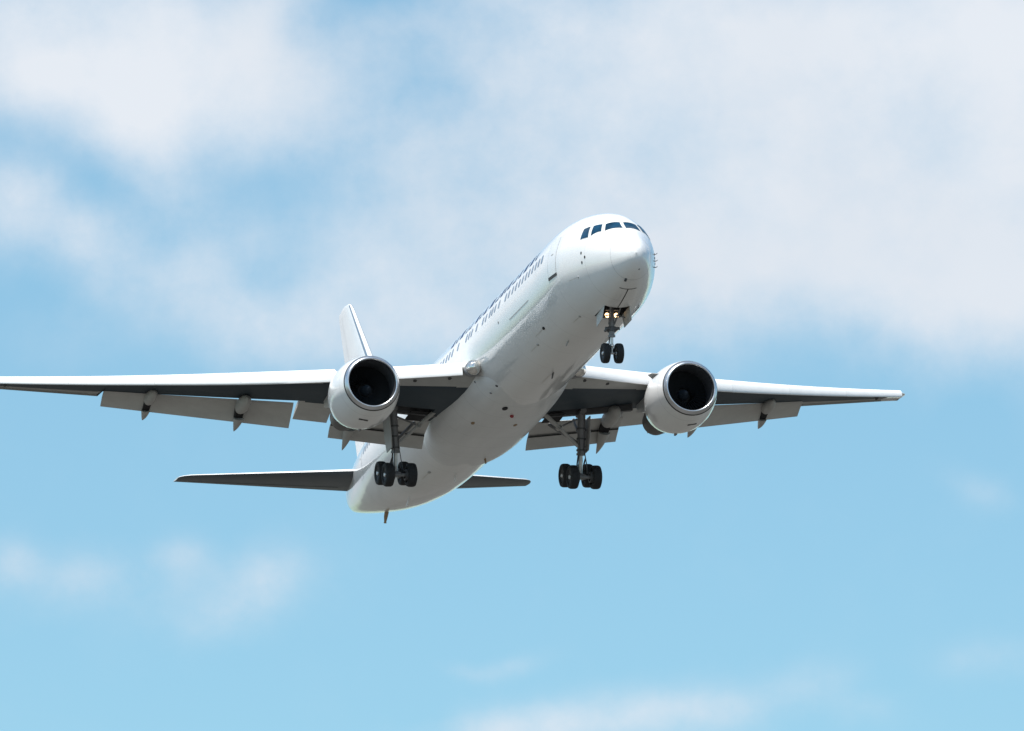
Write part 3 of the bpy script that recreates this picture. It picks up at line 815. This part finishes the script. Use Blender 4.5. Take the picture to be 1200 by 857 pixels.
def main_gear(side):
    top = Vector((27.2, 4.75, -1.45)); mid = Vector((27.45, 4.68, -3.35)); bot = Vector((27.69, 4.65, -4.45))
    g = G()
    g.path([(top, .20), (top.lerp(mid, .5), .19), (mid, .185)], 16)
    g.lathe(mid, bot - mid, [(-.02, .185), (0, .225), (.10, .225), (.11, .15)], 16)
    g.tube(top + Vector((-.45, 0, .10)), top + Vector((.6, 0, .10)), .15, .15, 12)
    st = sided(g, side).build('main_landing_gear', 'gear', plane)
    g = G(); g.tube(mid, bot, .105, .105, 14); sided(g, side).build('oleo_piston', 'steel', st)
    tilt = math.radians(17.5)                                   # the bogie hangs with its front wheels low
    ax = Vector((math.cos(tilt), 0, math.sin(tilt)))
    f = bot - ax * .71; b = bot + ax * .71
    g = G()
    g.path([(f, .13), (bot, .17), (b, .13)], 12)
    for p in (f, b): g.tube(p + Vector((0, -.72, 0)), p + Vector((0, .72, 0)), .085, .085, 12)
    sided(g, side).build('bogie_beam', 'gear', st)
    for p in (f, b):
        for yy in (-.57, .57):
            q = p + Vector((0, yy, 0))
            if side < 0: q.y = -q.y
            wheel(st, q, .585, .44)
    # brakes
    for p in (f, b):
        for s_ in (-1, 1):
            g = G(); g.lathe(p + Vector((0, s_ * .32, 0)), (0, s_, 0), [(-.06, .2), (-.05, .27), (.12, .27), (.13, .2)], 18)
            sided(g, side).build('brake', 'darkgear', st)
    # side stay to the body, drag stay, torque links, hoses
    g = G()
    a = mid + Vector((-.05, -.15, .35)); k1 = Vector((27.1, 3.55, -2.15)); k2 = Vector((26.9, 2.75, -1.5))
    g.tube(a, k1, .085, .085, 10); g.tube(k1, k2, .11, .11, 10)
    g.lathe(k1, (1, 0, 0), [(-.14, .10), (-.14, .15), (.14, .15), (.14, .10)], 12)
    sided(g, side).build('side_stay', 'fairing', st)
    g = G()
    g.tube(mid + Vector((.1, -.1, .55)), Vector((28.4, 3.4, -1.65)), .075, .085, 10)
    g.tube(mid + Vector((.1, 0, .9)), Vector((28.5, 4.7, -1.35)), .065, .065, 10)
    g.tube(Vector((27.1, 3.55, -2.15)), top + Vector((.15, -.2, -.2)), .045, .045, 8)
    sided(g, side).build('drag_stay', 'gear', st)
    g = G()
    m2 = mid.lerp(bot, .45) + Vector((.55, 0, .05))
    for s_ in (-.09, .09):
        g.tube(mid + Vector((.18, s_, -.08)), m2 + Vector((0, s_ * .4, 0)), .045, .035, 8)
        g.tube(bot + Vector((.15, s_, .12)), m2 + Vector((0, s_ * .4, 0)), .045, .035, 8)
    sided(g, side).build('torque_link', 'darkgear', st)
    g = G()
    g.path([(mid + Vector((-.2, -.1, 1.2)), .022), (mid + Vector((-.26, -.12, .2)), .022), (mid + Vector((-.24, -.2, -.5)), .022), (f + Vector((.1, -.25, .15)), .022)], 6)
    g.path([(mid + Vector((-.2, .12, 1.2)), .026), (mid + Vector((-.25, .1, .1)), .026), (mid + Vector((-.3, .16, -.55)), .026), (f + Vector((.1, .2, .2)), .026)], 6)
    g.tube(mid + Vector((-.1, .18, -.3)), b + Vector((-.1, .24, .1)), .04, .04, 8)
    for zz in (.15, .7, 1.2): g.lathe(mid.lerp(top, zz / 1.9) , top - mid, [(-.04, .2), (-.04, .23), (.04, .23), (.04, .2)], 14)
    sided(g, side).build('brake_hose', 'darkgear', st)
    # strut door, carried on the outboard side of the leg
    g = G(); y = 4.99
    g.slab([(26.75, y + .05, -1.62), (28.05, y + .05, -1.62), (28.2, y - .04, -2.6), (28.0, y - .06, -3.3), (27.0, y - .06, -3.3), (26.8, y, -2.6)], .045)
    d_ = sided(g, side).build('gear_door', 'grey', st, bevel=.012)
    g = G(); g.tube((27.4, y, -2.2), (27.35, 4.75, -2.2), .03, .03, 8); g.tube((27.5, y - .03, -3.0), (27.45, 4.72, -3.0), .03, .03, 8)
    sided(g, side).build('door_link', 'gear', d_)
    # black plate standing in for the shade inside the open wheel well
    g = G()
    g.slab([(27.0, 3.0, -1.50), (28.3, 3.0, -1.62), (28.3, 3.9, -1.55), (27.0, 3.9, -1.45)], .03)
    sided(g, side).build('wheel_well_shade', 'black', st)
both(main_gear)

def nose_gear():
    ax = Vector((4.98, 0, -4.45)); top = Vector((4.62, 0, -2.1)); mid = Vector((4.86, 0, -3.62))
    g = G()
    g.path([(top, .13), (top.lerp(mid, .6), .14), (mid, .135)], 14)
    g.lathe(mid, ax - mid, [(-.03, .135), (0, .17), (.08, .17), (.09, .1)], 14)
    st = g.build('nose_landing_gear', 'gear', plane)
    g = G(); g.tube(mid, ax, .075, .075, 12); g.tube(ax + Vector((0, -.40, 0)), ax + Vector((0, .40, 0)), .06, .06, 12)
    g.build('axle', 'steel', st)
    for s_ in (1, -1): wheel(st, ax + Vector((0, s_ * .325, 0)), .475, .33)
    g = G()
    for s_ in (-.07, .07):
        g.tube(mid + Vector((.14, s_, -.05)), mid + Vector((.5, s_ * .4, -.42)), .032, .03, 8)
        g.tube(ax + Vector((.1, s_, .1)), mid + Vector((.5, s_ * .4, -.42)), .032, .03, 8)
    g.build('torque_link', 'darkgear', st)
    g = G()                                                     # steering collar with its two cylinders
    c = mid + Vector((-.02, 0, .28))
    g.lathe(c, (0, 0, 1), [(-.10, .15), (-.10, .21), (.12, .21), (.12, .15)], 16)
    for s_ in (1, -1):
        g.tube(c + Vector((-.22, s_ * .34, .0)), c + Vector((-.10, s_ * .06, .02)), .075, .075, 10)
        g.tube(c + Vector((-.1, s_ * .20, -.02)), c + Vector((.3, s_ * .22, .02)), .07, .07, 10)
    g.build('steering_collar', 'darkgear', st)
    g = G()                                                     # drag stay, folded forward into the bay
    for s_ in (.28, -.28): g.tube((4.75, s_ * .45, -3.1), (3.75, s_, -2.35), .045, .045, 8)
    g.tube((4.6, -.3, -2.45), (4.6, .3, -2.45), .06, .06, 8)
    g.build('drag_stay', 'gear', st)
    # lamps on the leg
    for s_ in (1, -1):
        p = Vector((4.66, s_ * .225, -2.70))
        q = G(); q.lathe(p, (-1, 0, -.08), [(-.14, .05), (-.1, .11), (.0, .12), (.012, .115)], 16); h = q.build('taxi_light', 'gear', st)
        q = G(); q.lathe(p, (-1, 0, -.08), [(.0, .115), (.02, .085), (.03, 0)], 16); q.build('lamp', 'lamp', h)
    q = G(); q.lathe(Vector((4.80, 0, -4.12)), (-1, 0, -.1), [(-.1, .05), (.0, .075), (.02, .05), (.025, 0)], 14); q.build('axle_light', 'lens', st)
    # bay: real recess with side walls, roof and ends
    q = G(); zt = -1.75
    e0 = sec(BAY_X0, -math.pi / 2 + BAY_A); e1 = sec(BAY_X1, -math.pi / 2 + BAY_A)
    b0 = [(BAY_X0, -e0.y, e0.z), (BAY_X0, e0.y, e0.z), (BAY_X1, e1.y, e1.z), (BAY_X1, -e1.y, e1.z)]
    t0 = [(x, y, zt) for x, y, z in b0]
    q.add(b0 + t0, [(0, 1, 5, 4), (1, 2, 6, 5), (2, 3, 7, 6), (3, 0, 4, 7), (4, 5, 6, 7)])
    q.build('nose_wheel_bay', 'darkgear', plane)
    for s_ in (1, -1):
        q = G(); y0 = e0.y * s_
        rings = []
        P_ = [Vector((BAY_X0 + .02, y0, e0.z)), Vector((4.98, e0.y * s_, e0.z - .07)), Vector((4.90, (e0.y + .05) * s_, e0.z - .70)), Vector((BAY_X0 + .2, (e0.y + .10) * s_, e0.z - .62))]
        q.slab(P_, .035)
        d_ = q.build('nose_bay_door', 'doorpaint', st, bevel=.01)
        q = G(); q.tube((4.5, s_ * (e0.y + .02), -2.85), (4.6, s_ * .15, -2.7), .03, .03, 8); q.build('door_link', 'gear', d_)
nose_gear()

# --- small fittings on the skin
def blade(name, x, a, L_, h, m='gear', w=.04, sweep=.15):
    g = G(); p = on(x, a, -.02); n_ = snorm(x, a); t_ = Vector((1, 0, 0)); s_ = n_.cross(t_).normalized() * w
    b0 = [p, p + t_ * L_, p + t_ * (L_ + sweep * .6) + n_ * h, p + t_ * (sweep + L_ * .35) + n_ * h]
    g.add([v - s_ for v in b0] + [v + s_ for v in b0], [(3, 2, 1, 0), (4, 5, 6, 7), (0, 1, 5, 4), (1, 2, 6, 5), (2, 3, 7, 6), (3, 0, 4, 7)])
    return g.build(name, m, plane)
for s_ in (1, -1):
    for dz in (-.62, -.30, -.92) if s_ < 0 else ():
        x = 3.3 if s_ > 0 else 2.6
        a = ang(x, dz, s_); g = G(); p = on(x, a, -.02); n_ = snorm(x, a)
        g.path([(p, .03), (p + n_ * .09, .02), (p + n_ * .11 + Vector((-.06, 0, 0)), .016), (p + n_ * .11 + Vector((-.2, 0, 0)), .012)], 8)
        g.build('pitot_probe', 'gear', plane)
def plug(name, p, n_, r_, h, m, long=1.0):
    """a low round or stretched fitting standing on the skin"""
    g = G(); p = Vector(p); n_ = Vector(n_).normalized(); t_ = (Vector((1, 0, 0)) - n_ * n_.x).normalized(); b_ = n_.cross(t_)
    rings = []
    for hh, k in ((-.02, 1), (h * .6, .9), (h, .55)):
        rings.append([p + n_ * hh + (t_ * math.cos(q) * long + b_ * math.sin(q)) * r_ * k for q in [2 * math.pi * i / 14 for i in range(14)]])
    g.loft(rings); return g.build(name, m, plane)
def skin_plug(name, x, a, r_, h, m, long=1.0): return plug(name, on(x, a, 0), snorm(x, a), r_, h, m, long)
for x, a in ((3.07, .105), (2.78, -.002), (3.04, -.098)):
    skin_plug('static_port', x, a, .075, .02, 'mark', .8)
    skin_plug('static_port', x, math.pi - a, .075, .02, 'mark', .8)
skin_plug('static_port', 3.61, -.364, .06, .02, 'seam')
skin_plug('drain_port', 9.79, -.748, .085, .03, 'black', 1.9)
skin_plug('drain_port', 11.80, -.886, .075, .03, 'grey', 1.5)
skin_plug('drain_port', 5.83, -1.069, .07, .02, 'grey', 1.2)
skin_plug('service_port', 15.37, -.045, .07, .02, 'gear', 1.0)
skin_plug('drain_port', 34.47, -1.13, .09, .03, 'grey', 2.0)
skin_plug('radome_bolt', .42, 4.387, .045, .012, 'gear')
blade('antenna', 9.2, -1.257, .28, .22, 'grey', .02)
blade('antenna', 14.5, -1.52, .30, .24, 'darkgear', .02)
blade('glideslope_antenna', .95, -1.30, .16, .16, 'mark', .05, .05)
blade('drain_mast', 40.3, -1.327, .30, .32, 'white', .03)
blade('drain_mast', 33.8, 4.689, .30, .34, 'white', .03)
plug('drain_port', (18.88, 1.79, -2.335), (0, .55, -1), .075, .03, 'mark')
plug('drain_port', (19.99, 1.79, -2.395), (0, .5, -1), .07, .03, 'gear')
plug('drain_port', (20.49, 2.41, -1.725), (0, 1, -.5), .06, .03, 'gear')
plug('air_outlet', (21.34, .75, -2.795), (0, .15, -1), .13, .03, 'black', 2.2)
plug('beacon', (22.36, .14, -2.85), (0, 0, -1), .10, .12, 'red')
plug('drain_port', (24.64, 1.48, -2.65), (0, .4, -1), .09, .03, 'rust', 2.4)
plug('drain_port', (24.16, -.51, -2.85), (0, -.1, -1), .09, .03, 'rust', 2.4)
blade('drain_mast', 30.6, 4.45, .22, .34, 'rust', .03)
# faint grime trails behind the drains
for x, a, L_, w_ in ((9.9, -.748, 1.5, .07), (11.9, -.886, 1.2, .06), (5.9, -1.069, 1.0, .06), (14.9, -1.50, 1.8, .08), (34.6, -1.13, 1.4, .07), (3.7, -.364, .8, .05)):
    g = G(); n_ = 8; A_ = []; B_ = []
    for k in range(n_ + 1):
        t = k / n_; p = on(x + L_ * t, a, .003); b_ = (on(x + L_ * t, a + .02, .003) - p).normalized(); w2 = w_ * .5 * (1 - t) ** .6 * (.6 + t)
        A_.append(p + b_ * w2); B_.append(p - b_ * w2)
    g.loft([A_, B_], 0, closed=False); g.build('grime_trail', 'grime', plane, fix=False)
# thin rub strip low on the starboard side
g = G(); strip(g, [(x, -.17) for x in lerp(10.04, 13.5, 8)], .05, .006); g.build('rub_strip', 'seam', plane, fix=False)
